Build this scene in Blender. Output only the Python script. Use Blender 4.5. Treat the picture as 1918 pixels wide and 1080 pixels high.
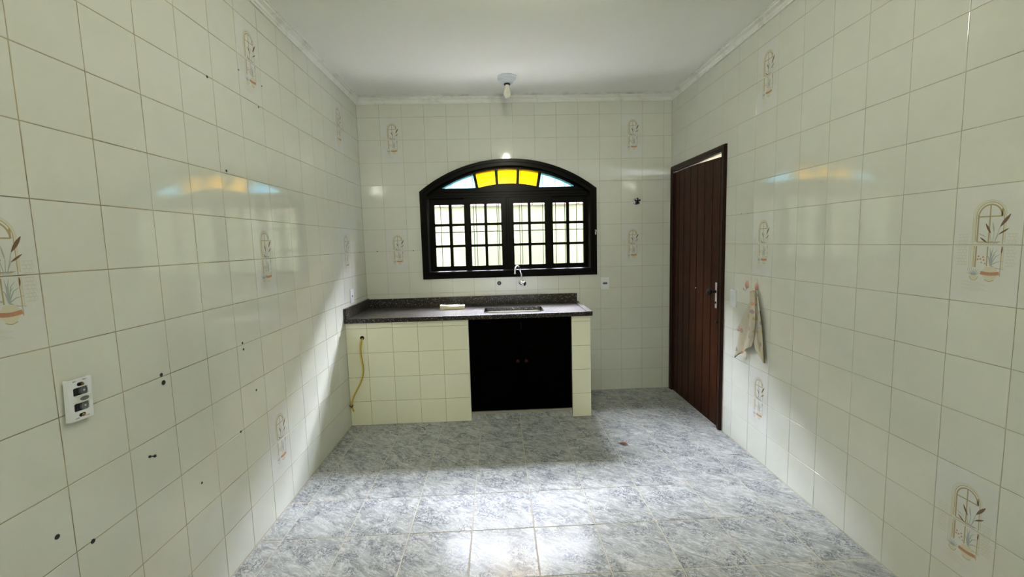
import bpy, bmesh, math, random
from mathutils import Vector, Matrix
from mathutils.geometry import tessellate_polygon
random.seed(7)
for o in list(bpy.data.objects): bpy.data.objects.remove(o, do_unlink=True)
SC = bpy.context.scene
C = SC.collection
PI = math.pi

# ------------------------------------------------------------------ camera
cd = bpy.data.cameras.new('camera'); cam = bpy.data.objects.new('camera', cd); C.objects.link(cam)
cpos = Vector((1.2299, -3.9415, 1.4504)); yaw, pitch, roll, foc = 0.03543, 0.09561, -0.02661, 785.98
fw = Vector((math.sin(yaw)*math.cos(pitch), math.cos(yaw)*math.cos(pitch), -math.sin(pitch)))
r0 = Vector((math.cos(yaw), -math.sin(yaw), 0)); u0 = r0.cross(fw)
rr = math.cos(roll)*r0 + math.sin(roll)*u0; uu = -math.sin(roll)*r0 + math.cos(roll)*u0
m = Matrix((rr, uu, -fw)).transposed().to_4x4(); m.translation = cpos
cam.matrix_world = m
cd.sensor_fit = 'HORIZONTAL'; cd.sensor_width = 36.0; cd.lens = foc/1918*36
cd.shift_x = -2.42/1918; cd.shift_y = -10.51/1918; cd.clip_start = 0.02
SC.camera = cam

# ------------------------------------------------------------------ sky, light, exposure
SC.view_settings.view_transform = 'Standard'; SC.view_settings.look = 'None'
SC.view_settings.exposure = 4.08; SC.view_settings.gamma = 1.0; SC.view_settings.use_curve_mapping = False
SKY = 430.0/16          # overcast zenith radiance
LAMP = 250.0/16        # radiance of the lit ceiling bulb
LAMP_COL = (1.0, 0.98, 0.80)
w = bpy.data.worlds.new('overcast_sky'); SC.world = w; w.use_nodes = True
nt = w.node_tree; N = nt.nodes; K = nt.links
bg = N['Background']; tc = N.new('ShaderNodeTexCoord'); sx = N.new('ShaderNodeSeparateXYZ')
K.new(tc.outputs['Generated'], sx.inputs[0])
mr = N.new('ShaderNodeMapRange'); mr.inputs[1].default_value = 0; mr.inputs[2].default_value = 1
mr.inputs[3].default_value = SKY/3; mr.inputs[4].default_value = SKY
K.new(sx.outputs[2], mr.inputs[0]); K.new(mr.outputs[0], bg.inputs[1])
bg.inputs[0].default_value = (0.82, 0.84, 1.0, 1)

# sampling portal of the window opening (adds no light of its own)
ld = bpy.data.lights.new('window_portal', 'AREA'); ld.shape = 'RECTANGLE'; ld.size = 1.6; ld.size_y = 1.05
ld.cycles.is_portal = True
lo = bpy.data.objects.new('window_portal', ld); C.objects.link(lo)
lo.location = (1.35, 0.24, 1.68); lo.rotation_euler = (-PI/2, 0, 0)

# ------------------------------------------------------------------ materials
def mat(name, col, rough=0.5, metal=0.0, spec=0.5, coat=0.0):
    m = bpy.data.materials.new(name); m.use_nodes = True
    b = m.node_tree.nodes['Principled BSDF']
    b.inputs['Base Color'].default_value = (*col, 1); b.inputs['Roughness'].default_value = rough
    b.inputs['Metallic'].default_value = metal; b.inputs['Specular IOR Level'].default_value = spec
    b.inputs['Coat Weight'].default_value = coat
    return m
class NT:
    def __init__(s, m): s.t = m.node_tree; s.n = s.t.nodes; s.b = s.n['Principled BSDF']
    def new(s, k, **kw):
        x = s.n.new('ShaderNode'+k)
        for a, v in kw.items(): setattr(x, a, v)
        return x
    def link(s, a, b): s.t.links.new(a, b)
    def noise(s, vec, scale, detail=3, rough=.5, dist=0):
        x = s.new('TexNoise'); x.inputs['Scale'].default_value = scale; x.inputs['Detail'].default_value = detail
        x.inputs['Roughness'].default_value = rough; x.inputs['Distortion'].default_value = dist
        if vec is not None: s.link(vec, x.inputs['Vector'])
        return x.outputs['Fac']
    def ramp(s, fac, stops):
        x = s.new('ValToRGB'); e = x.color_ramp.elements
        while len(e) < len(stops): e.new(.5)
        for q, (p, c) in zip(e, stops): q.position = p; q.color = (*c, 1) if len(c) == 3 else c
        s.link(fac, x.inputs[0]); return x.outputs[0]
    def mix(s, fac, a, b, mode='MIX'):
        x = s.new('Mix', data_type='RGBA', blend_type=mode)
        for i, v in ((0, fac), (6, a), (7, b)):
            if hasattr(v, 'links'): s.link(v, x.inputs[i])
            elif i == 0: x.inputs[0].default_value = v
            else: x.inputs[i].default_value = (*v, 1)
        return x.outputs[2]
    def math(s, op, a, b=0):
        x = s.new('Math', operation=op)
        for i, v in enumerate((a, b)):
            if hasattr(v, 'links'): s.link(v, x.inputs[i])
            else: x.inputs[i].default_value = v
        return x.outputs[0]
    def coords(s, scale=(1, 1, 1), rnd=True, rot=(0, 0, 0), kind='Object'):
        t = s.new('TexCoord'); mp = s.new('Mapping'); mp.inputs['Scale'].default_value = scale
        mp.inputs['Rotation'].default_value = rot
        s.link(t.outputs[kind], mp.inputs[0])
        if not rnd: return mp.outputs[0]
        oi = s.new('ObjectInfo'); mu = s.math('MULTIPLY', oi.outputs['Random'], 37.0)
        a = s.new('VectorMath', operation='ADD'); s.link(mp.outputs[0], a.inputs[0]); s.link(mu, a.inputs[1])
        return a.outputs[0]
    def bump(s, h, strength, dist=.002):
        x = s.new('Bump'); x.inputs['Strength'].default_value = strength; x.inputs['Distance'].default_value = dist
        s.link(h, x.inputs['Height']); s.link(x.outputs[0], s.b.inputs['Normal'])
    def col(s, c): s.link(c, s.b.inputs['Base Color'])

def tile_mat(name, base, base2, rough, bump=.12):
    m = mat(name, base, rough, spec=.36); t = NT(m)
    v = t.coords()
    n = t.noise(v, 9, 3)
    oi = t.new('ObjectInfo')
    c = t.mix(t.ramp(n, [(.35, (0, 0, 0)), (.7, (1, 1, 1))]), base, base2)
    c2 = t.mix(t.math('MULTIPLY', oi.outputs['Random'], .10), c, tuple(x*.86 for x in base))
    sp = t.noise(v, 60, 2)
    c3 = t.mix(t.ramp(sp, [(.72, (0, 0, 0)), (.80, (.25, .25, .25))]), c2, tuple(x*.8 for x in base))
    t.col(c3); t.bump(t.noise(v, 14, 2), bump, .001)
    return m
IV = (.68, .695, .625)
M = {}
M['tile'] = tile_mat('ivory_glazed_tile', IV, (.70, .715, .645), .075, .09)
M['tile_print'] = tile_mat('pale_glazed_tile', (.69, .70, .66), (.715, .725, .69), .08, .09)
M['tile_front'] = tile_mat('cream_glazed_tile', (.86, .855, .67), (.87, .865, .69), .10)
M['grout_brown'] = mat('brown_grout', (.27, .235, .15), .9)
M['grout_pale'] = mat('pale_grout', (.42, .40, .29), .9)
for k in ('grout_brown', 'grout_pale'):
    t = NT(M[k]); v = t.coords(rnd=False)
    b = (.42, .36, .23) if k == 'grout_brown' else (.42, .40, .29)
    t.col(t.mix(t.ramp(t.noise(v, 3.3, 4, .7), [(.45, (0, 0, 0)), (.62, (1, 1, 1))]), b, tuple(x*(.48 if k == 'grout_brown' else .62) for x in b)))
M['grout_floor'] = mat('floor_grout', (.53, .49, .39), .85)

def marble():
    m = mat('grey_marbled_floor_tile', (.4, .42, .43), .2); t = NT(m)
    v = t.coords((1, 1.0, 1), True, (0, 0, .6))
    st = t.new('Mapping'); st.inputs['Scale'].default_value = (1, 2.6, 1); t.link(v, st.inputs[0]); vs = st.outputs[0]
    n1 = t.noise(vs, 8, 6, .65, 1.4)
    base = t.ramp(n1, [(.30, (.225, .24, .245)), (.46, (.345, .36, .36)), (.58, (.44, .46, .455)), (.72, (.61, .63, .63))])
    n2 = t.noise(vs, 12, 5, .6, 1.2)
    rid = t.math('ABSOLUTE', t.math('SUBTRACT', n2, .5))
    vein = t.ramp(rid, [(0, (1, 1, 1)), (.03, (0, 0, 0))])
    base = t.mix(t.math('MULTIPLY', vein, .62), base, (.74, .74, .76))
    n3 = t.noise(v, 30, 4, .6, 1.2)
    rid3 = t.math('ABSOLUTE', t.math('SUBTRACT', n3, .5))
    crack = t.ramp(rid3, [(0, (1, 1, 1)), (.045, (0, 0, 0))])
    mask = t.ramp(t.noise(v, 8, 3), [(.46, (0, 0, 0)), (.58, (1, 1, 1))])
    base = t.mix(t.math('MULTIPLY', t.math('MULTIPLY', crack, mask), .9), base, (.07, .085, .12))
    t.col(base); t.bump(t.noise(v, 22, 3), .10, .001)
    r = t.new('MapRange'); r.inputs[3].default_value = .17; r.inputs[4].default_value = .27; t.b.inputs['Specular IOR Level'].default_value = .09
    t.link(t.noise(v, 6, 3), r.inputs[0]); t.link(r.outputs[0], t.b.inputs['Roughness'])
    return m
M['marble'] = marble()

def granite():
    m = mat('dark_speckled_granite', (.06, .05, .045), .33, spec=.28); t = NT(m)
    v = t.coords(rnd=False)
    n = t.noise(v, 95, 4, .65)
    c = t.ramp(n, [(.42, (.004, .004, .004)), (.52, (.008, .007, .006)), (.57, (.085, .065, .05)), (.63, (.36, .30, .25))])
    n2 = t.noise(v, 40, 3, .7)
    c = t.mix(t.ramp(n2, [(.50, (0, 0, 0)), (.56, (1, 1, 1))]), c, (.012, .011, .010))
    t.b.inputs['Coat Weight'].default_value = .35; t.b.inputs['Coat Roughness'].default_value = .3
    t.col(c); t.bump(n2, .05, .0006)
    return m
M['granite'] = granite()

def wood(name, a, b, rough, axis=(12, 12, 1.0), sp=.3):
    m = mat(name, a, rough, spec=sp); t = NT(m); v = t.coords(axis)
    n = t.noise(v, 5, 5, .6, .5)
    t.col(t.ramp(n, [(.3, a), (.7, b)])); t.bump(n, .15, .001)
    return m
M['window_wood'] = wood('black_stained_wood', (.0012, .001, .0008), (.003, .002, .0015), .25, sp=.10)
M['door_wood'] = wood('dark_red_brown_wood', (.016, .004, .0013), (.062, .017, .0060), .38, sp=.12)
M['frame_wood'] = wood('dark_brown_wood', (.012, .0032, .0014), (.030, .009, .004), .3, sp=.2)
M['cabinet_wood'] = wood('black_lacquered_wood', (.0005, .0004, .0004), (.001, .0008, .0008), .7, sp=.015)
M['groove'] = mat('groove_dark', (.004, .002, .001), .7)

def paint():
    m = mat('white_ceiling_paint', (.93, .94, .895), .85); t = NT(m); v = t.coords(rnd=False)
    c = t.mix(t.ramp(t.noise(v, 1.1, 4), [(.4, (0, 0, 0)), (.75, (1, 1, 1))]), (.93, .94, .895), (.90, .905, .85))
    # grey mould along the back edge (a stain with a shape of its own)
    sp = t.new('SeparateXYZ'); t.link(v, sp.inputs[0])
    edge = t.ramp(t.math('ADD', sp.outputs[1], .13), [(0, (0, 0, 0)), (.09, (1, 1, 1))])
    blot = t.ramp(t.noise(v, 5.5, 6, .7), [(.47, (0, 0, 0)), (.66, (1, 1, 1))])
    c = t.mix(t.math('MULTIPLY', t.math('MULTIPLY', edge, blot), .75), c, (.30, .32, .24))
    t.col(c); t.bump(t.noise(v, 90, 3), .08, .001)
    return m
M['paint'] = paint()
def crownm():
    m = mat('white_plaster', (.80, .81, .76), .6); t = NT(m); v = t.coords(rnd=False)
    c = t.mix(t.ramp(t.noise(v, 7, 6, .7), [(.52, (0, 0, 0)), (.74, (.6, .6, .6))]), (.80, .81, .76), (.40, .41, .31))
    t.col(c); return m
M['crown'] = crownm()
M['white_plastic'] = mat('white_plastic', (.80, .83, .86), .3)
M['old_plastic'] = mat('ivory_plastic', (.72, .74, .70), .35)
M['grey_plastic'] = mat('grey_plastic', (.14, .16, .17), .35)
M['black'] = mat('black_plastic', (.006, .006, .006), .5)
M['chrome'] = mat('chrome', (.72, .73, .74), .12, 1.0)
M['steel'] = mat('brushed_stainless_steel', (.80, .78, .79), .42, .85)
M['brass'] = mat('old_brass', (.35, .22, .08), .35, 1.0)
M['dark_metal'] = mat('dark_metal', (.03, .03, .03), .35, .8)
M['red_knob'] = mat('dark_red_wood_knob', (.045, .003, .002), .4, spec=.2)
M['yellow'] = mat('yellow_hose_rubber', (.72, .52, .06), .4)
M['hose_stripe'] = mat('hose_stripe', (.05, .04, .02), .5)
M['pink'] = mat('pink_plastic', (.60, .36, .33), .35)
M['rosette'] = mat('white_enamel', (.70, .76, .83), .35)
M['bulb_glass'] = mat('frosted_bulb_glass', (.80, .79, .68), .22)
M['strip'] = mat('worn_aluminium_strip', (.42, .40, .36), .45, .6)
M['leaf'] = mat('dry_leaf', (.33, .12, .05), .7)
M['debris'] = mat('dry_twig', (.05, .035, .02), .8)
M['cloth_y'] = mat('pale_yellow_cloth', (.78, .76, .52), .9)
t = NT(M['cloth_y']); v = t.coords(rnd=False); t.bump(t.noise(v, 260, 2), .4, .001)
def towelm():
    m = mat('cream_printed_cotton', (.66, .62, .50), .9); t = NT(m); v = t.coords(rnd=False)
    vo = t.new('TexVoronoi'); vo.inputs['Scale'].default_value = 22; t.link(v, vo.inputs['Vector'])
    dd = t.math('ADD', vo.outputs['Distance'], t.math('MULTIPLY', t.noise(v, 70, 2), .35))
    spot = t.ramp(dd, [(.52, (1, 1, 1)), (.58, (0, 0, 0))])
    sc = t.new('SeparateColor'); t.link(vo.outputs['Color'], sc.inputs[0])
    pc = t.ramp(sc.outputs[0], [(0, (.62, .28, .22)), (.35, (.66, .40, .33)), (.45, (.36, .27, .33)), (.6, (.30, .27, .30)), (.7, (.60, .45, .20)), (1, (.58, .55, .44))])
    t.col(t.mix(spot, (.58, .55, .44), pc)); t.bump(t.noise(v, 300, 2), .3, .001)
    t.b.inputs['Sheen Weight'].default_value = .2
    return m
M['towel'] = towelm()
M['hem'] = mat('dark_olive_hem', (.10, .09, .06), .9)
def printm(name, col): return mat(name, col, .14)
PR = [printm('print_beige', (.60, .58, .43)), printm('print_ochre', (.42, .35, .20)), printm('print_brown', (.20, .13, .09)),
      printm('print_blue_grey', (.40, .44, .43)), printm('print_terracotta', (.50, .27, .17)), printm('print_faint', (.60, .59, .50)),
      printm('print_cream', (.67, .64, .50))]
def glass(name, col, rough=0.0, mixg=.08, trans=0.0):
    m = bpy.data.materials.new(name); m.use_nodes = True; n = m.node_tree.nodes; l = m.node_tree.links
    n.remove(n['Principled BSDF']); out = n['Material Output']
    tr = n.new('ShaderNodeBsdfTransparent'); tr.inputs[0].default_value = (*col, 1)
    base = tr.outputs[0]
    if trans:
        tl = n.new('ShaderNodeBsdfTranslucent'); tl.inputs[0].default_value = (*col, 1)
        mm = n.new('ShaderNodeMixShader'); mm.inputs[0].default_value = trans
        l.new(tr.outputs[0], mm.inputs[1]); l.new(tl.outputs[0], mm.inputs[2]); base = mm.outputs[0]
    gl = n.new('ShaderNodeBsdfGlossy'); gl.inputs['Roughness'].default_value = .05
    mx = n.new('ShaderNodeMixShader'); lw = n.new('ShaderNodeLayerWeight'); lw.inputs[0].default_value = .5
    pw = n.new('ShaderNodeMath'); pw.operation = 'POWER'; pw.inputs[1].default_value = 5; l.new(lw.outputs['Facing'], pw.inputs[0])
    fr = n.new('ShaderNodeMath'); fr.operation = 'MULTIPLY_ADD'; fr.inputs[1].default_value = .95; fr.inputs[2].default_value = .04; l.new(pw.outputs[0], fr.inputs[0])
    l.new(fr.outputs[0], mx.inputs[0]); l.new(base, mx.inputs[1]); l.new(gl.outputs[0], mx.inputs[2]); l.new(mx.outputs[0], out.inputs[0])
    return m
M['glass'] = glass('clear_window_glass', (.95, .955, .94))
M['glass_yellow'] = glass('yellow_textured_glass', (.90, .66, .01), trans=.07)
M['glass_blue'] = glass('pale_blue_textured_glass', (.46, .80, .90), trans=.07)
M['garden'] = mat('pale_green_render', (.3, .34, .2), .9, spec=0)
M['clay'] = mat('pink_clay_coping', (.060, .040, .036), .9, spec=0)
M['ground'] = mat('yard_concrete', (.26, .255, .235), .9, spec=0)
M['facade'] = mat('sky_blocker_paint', (.05, .048, .044), .9, spec=0)
M['outer_paint'] = mat('outer_wall_paint', (.6, .6, .5), .9)
M['grille'] = mat('grey_green_painted_iron', (.004, .006, .004), .9, spec=0)
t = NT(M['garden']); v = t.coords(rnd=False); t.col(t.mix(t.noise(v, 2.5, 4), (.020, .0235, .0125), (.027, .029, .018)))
def lit(k=1):
    m = bpy.data.materials.new('lit_bulb'); m.use_nodes = True; b = m.node_tree.nodes['Principled BSDF']
    b.inputs['Base Color'].default_value = (.9, .9, .85, 1)
    b.inputs['Emission Color'].default_value = (*LAMP_COL, 1); b.inputs['Emission Strength'].default_value = LAMP*k
    return m
M['lit'] = lit(); M['fill_lit'] = lit(3.6)  # the strong one serves only the added fill lamp behind the camera

# ------------------------------------------------------------------ geometry helpers
class G:
    def __init__(s): s.v = []; s.f = []; s.m = []; s.cm = 0
    def add(s, vs, fs):
        o = len(s.v); s.v += [tuple(x) for x in vs]; s.f += [tuple(o+i for i in f) for f in fs]; s.m += [s.cm]*len(fs); return s
    def box(s, x0, x1, y0, y1, z0, z1, b=0):
        if not b:
            return s.add([(x, y, z) for x in (x0, x1) for y in (y0, y1) for z in (z0, z1)],
                         [(0, 1, 3, 2), (4, 6, 7, 5), (0, 4, 5, 1), (2, 3, 7, 6), (0, 2, 6, 4), (1, 5, 7, 3)])
        bm = bmesh.new(); bmesh.ops.create_cube(bm, size=1)
        for v in bm.verts: v.co = Vector((x0+(v.co.x+.5)*(x1-x0), y0+(v.co.y+.5)*(y1-y0), z0+(v.co.z+.5)*(z1-z0)))
        bmesh.ops.bevel(bm, geom=bm.edges[:], offset=b, segments=2, affect='EDGES', profile=.5)
        bm.verts.index_update(); s.add([v.co for v in bm.verts], [[v.index for v in f.verts] for f in bm.faces]); bm.free(); return s
    def tube(s, pts, r, n=12, cap=True):
        pts = [Vector(p) for p in pts]; rs = r if isinstance(r, (list, tuple)) else [r]*len(pts)
        t0 = (pts[1]-pts[0]).normalized(); a = t0.orthogonal().normalized(); vs = []
        for i, p in enumerate(pts):
            t = (pts[min(i+1, len(pts)-1)]-pts[max(i-1, 0)]).normalized()
            a = (a-t*a.dot(t)).normalized(); b = t.cross(a)
            vs += [p+rs[i]*(math.cos(2*PI*k/n)*a+math.sin(2*PI*k/n)*b) for k in range(n)]
        fs = [(i*n+k, i*n+(k+1) % n, (i+1)*n+(k+1) % n, (i+1)*n+k) for i in range(len(pts)-1) for k in range(n)]
        if cap: fs += [tuple(range(n))[::-1], tuple((len(pts)-1)*n+k for k in range(n))]
        return s.add(vs, fs)
    def lathe(s, prof, origin, axis, n=24, rot=0):
        """prof: list of (distance along axis, radius)"""
        ax = Vector(axis).normalized(); a = Vector((1, 0, 0)) if abs(ax.x) < .5 else Vector((0, 1, 0))
        a = (a-ax*a.dot(ax)).normalized(); b = ax.cross(a); o = Vector(origin); vs = []
        for d, r in prof:
            vs += [o+ax*d+max(r, 1e-5)*(math.cos(2*PI*k/n+rot)*a+math.sin(2*PI*k/n+rot)*b) for k in range(n)]
        fs = [(i*n+k, i*n+(k+1) % n, (i+1)*n+(k+1) % n, (i+1)*n+k) for i in range(len(prof)-1) for k in range(n)]
        fs += [tuple(range(n))[::-1], tuple((len(prof)-1)*n+k for k in range(n))]
        return s.add(vs, fs)
    def plate(s, loops, mapf, d0, d1):
        """polygon with holes (2-D loops) extruded from depth d0 to d1; mapf(u,v,d) -> xyz"""
        loops = [[Vector((a, b, 0)) for a, b in l] for l in loops]
        tris = tessellate_polygon(loops); flat = [p for l in loops for p in l]; n = len(flat)
        vs = [mapf(p.x, p.y, d0) for p in flat]+[mapf(p.x, p.y, d1) for p in flat]
        fs = [tuple(t) for t in tris]+[tuple(i+n for i in t)[::-1] for t in tris]; o = 0
        for l in loops:
            k = len(l); fs += [(o+i, o+(i+1) % k, o+(i+1) % k+n, o+i+n) for i in range(k)]; o += k
        return s.add(vs, fs)
    def mesh(s, name, mats, smooth=None):
        me = bpy.data.meshes.new(name); me.from_pydata(s.v, [], s.f)
        for x in (mats if isinstance(mats, (list, tuple)) else [mats]): me.materials.append(x)
        me.polygons.foreach_set('material_index', s.m)
        bm = bmesh.new(); bm.from_mesh(me); bmesh.ops.recalc_face_normals(bm, faces=bm.faces); bm.to_mesh(me); bm.free()
        if smooth: me.shade_smooth(); me.set_sharp_from_angle(angle=math.radians(smooth))
        return me
    def obj(s, name, mats, parent=None, smooth=None, **props):
        return link(name, s.mesh(name, mats, smooth), parent, **props)
def link(name, data, parent=None, **props):
    o = bpy.data.objects.new(name, data); C.objects.link(o)
    if parent is not None:
        o.parent = parent; o.matrix_parent_inverse = Matrix.Translation(-base_loc(parent))
    for k, v in props.items(): o[k] = v
    return o
def base_loc(p):
    # every parent carries only a translation (empties) or none at all
    l = Vector(p.location) if p.type == 'EMPTY' else Vector((0, 0, 0))
    return l
def thing(name, label, cat, loc, group=None):
    o = bpy.data.objects.new(name, None); C.objects.link(o); o.location = loc; o.empty_display_size = .05
    o['label'] = label; o['category'] = cat
    if group: o['group'] = group
    return o
def rrect(x0, x1, y0, y1, r, n=5):
    out = []
    for cx, cy, a in ((x1-r, y1-r, 0), (x0+r, y1-r, 90), (x0+r, y0+r, 180), (x1-r, y0+r, 270)):
        for k in range(n+1):
            t = math.radians(a+90*k/n); out.append((cx+r*math.cos(t), cy+r*math.sin(t)))
    return out
def smooth_path(pts, n=8):
    P = [Vector(p) for p in pts]; out = []
    for i in range(len(P)-1):
        p0, p1, p2, p3 = P[max(i-1, 0)], P[i], P[i+1], P[min(i+2, len(P)-1)]
        for k in range(n):
            t = k/n; out.append(.5*((2*p1)+(p2-p0)*t+(2*p0-5*p1+4*p2-p3)*t*t+(3*p1-p0-3*p2+p3)*t**3))
    out.append(P[-1]); return out

# ------------------------------------------------------------------ dimensions
W = 2.8773; H = 2.76; P = .2; DEPTH = 6.4; TH = .15
A0, B0 = .8473*P, .3912*P            # first partial tile on the left / right wall
# window geometry
XC, ZC = 1.3475, .893; RO = 1.325; WX0, WX1, WZ0, WZS = .530, 2.165, 1.130, 1.935
def arc(R, xa, xb, n=24):
    return [(xa+(xb-xa)*k/n, ZC+math.sqrt(R*R-(xa+(xb-xa)*k/n-XC)**2)) for k in range(n+1)]
TW = .062                               # architrave width
IX0, IX1, IZ0, RI = WX0+TW, WX1-TW, WZ0+TW, RO-TW
DY0, DY1, DZ = -.955, -.022, 2.108       # door casing, outer

# ------------------------------------------------------------------ room shell
def hmid(x):                             # clip line for wall tiles, half under the architrave
    R = RO-.03
    return ZC+math.sqrt(max(R*R-(x-XC)**2, 0))
back = G().plate([[(-TH, -.1), (W+TH, -.1), (W+TH, H+.1), (-TH, H+.1)],
                  [(IX0-.02, IZ0-.02), (IX1+.02, IZ0-.02)]+[(x, z) for x, z in arc(RI+.02, IX0-.02, IX1+.02)][::-1]],
                 lambda u, v, d: (u, d, v), .0014, TH).obj('wall_back', M['grout_pale'], kind='structure')
left = G().box(-TH, -.0014, -DEPTH, .0014, -.1, H+.1).obj('wall_left', M['grout_brown'], kind='structure')
right = G().plate([[(-DEPTH, -.1), (.0014, -.1), (.0014, H+.1), (-DEPTH, H+.1)],
                   [(DY0+.03, -.02), (DY1-.03, -.02), (DY1-.03, DZ-.03), (DY0+.03, DZ-.03)]],
                  lambda u, v, d: (d, u, v), W+.0014, W+TH).obj('wall_right', M['grout_pale'], kind='structure')
front = G().box(-TH, W+TH, -DEPTH-TH, -DEPTH, -.1, H+.1).obj('wall_front', M['tile'], kind='structure')
floor = G().box(-TH, W+TH, -DEPTH-TH, TH, -.12, -.0016).obj('floor', M['grout_floor'], kind='structure')
ceil = G().box(-TH, W+TH, -DEPTH-TH, TH, H, H+.15).obj('ceiling', M['paint'], kind='structure')

# wall tiles
meshes = {}
def tile_mesh(w, h, mt, bev=.0016, t=.005):
    key = (round(w, 4), round(h, 4), mt.name)
    if key not in meshes:
        g = G(); b = min(bev, w*.3, h*.3); v = []
        for ins, d in ((0, -t), (0, -b*.6), (b*.45, -b*.15), (b, 0)):
            v += [(-w/2+ins, -h/2+ins, d), (w/2-ins, -h/2+ins, d), (w/2-ins, h/2-ins, d), (-w/2+ins, h/2-ins, d)]
        f = [(4*i+k, 4*i+(k+1) % 4, 4*i+4+(k+1) % 4, 4*i+4+k) for i in range(3) for k in range(4)]+[(12, 13, 14, 15)]
        g.add(v, f); meshes[key] = g.mesh('tile', mt)
    return meshes[key]
def frame_matrix(o, U, V): 
    U = Vector(U); V = Vector(V); Nn = U.cross(V); mm = Matrix((U, V, Nn)).transposed().to_4x4(); mm.translation = Vector(o); return mm
FB = frame_matrix((0, 0, 0), (1, 0, 0), (0, 0, 1))              # normal -y
FL = frame_matrix((0, 0, 0), (0, 1, 0), (0, 0, 1))              # u = y, normal +x
FR = frame_matrix((W, 0, 0), (0, -1, 0), (0, 0, 1))             # u = -y, normal -x
FF = frame_matrix((0, 0, 0), (1, 0, 0), (0, 1, 0))              # floor, normal +z
def put_tile(F, u0, u1, v0, v1, gap, mt, parent, tilt=.0016, name='tile', **props):
    w_, h_ = u1-u0-gap, v1-v0-gap
    if w_ < .006 or h_ < .006: return None
    o = link(name, tile_mesh(w_, h_, mt), parent, **props)
    j = Matrix.Translation(((u0+u1)/2, (v0+v1)/2, random.uniform(-.0003, .0002))) @ Matrix.Rotation(random.gauss(0, tilt), 4, 'X') @ Matrix.Rotation(random.gauss(0, tilt), 4, 'Y')
    o.matrix_basis = F @ j
    return o
def cut_tile(F, u0, u1, v0, v1, gap, mt, parent, lower, upper, n=10):
    """tile cut around an opening: keeps v<lower(u) and v>upper(u)"""
    g = G(); a, b = u0+gap/2, u1-gap/2; c, d = v0+gap/2, v1-gap/2
    xs = sorted(set([a, b]+[a+(b-a)*k/n for k in range(n+1)]+[q for q in CUTX if a < q < b]))
    for x, y in zip(xs, xs[1:]):
        mid = (x+y)/2; lo, up = lower(mid), upper(mid)
        if lo is None: quads = [((c, c), (d, d))]
        else:
            quads = []
            if lo > c+.002: quads.append(((c, c), (min(d, lo),)*2))
            t1, t2 = max(c, upper(x) or c), max(c, upper(y) or c)
            if min(t1, t2) < d-.002: quads.append(((min(t1, d), min(t2, d)), (d, d)))
        for (p, q), (r, s_) in quads:
            g.add([(x, p, 0), (y, q, 0), (y, s_, 0), (x, r, 0), (x, p, -.005), (y, q, -.005), (y, s_, -.005), (x, r, -.005)],
                  [(0, 1, 2, 3), (0, 1, 5, 4), (2, 3, 7, 6)]+([(3, 0, 4, 7)] if x == a else [])+([(1, 2, 6, 5)] if y == b else []))
    if not g.f: return
    me = g.mesh('tile', mt)
    o = link('tile', me, parent); o.matrix_basis = F
    return o

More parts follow.
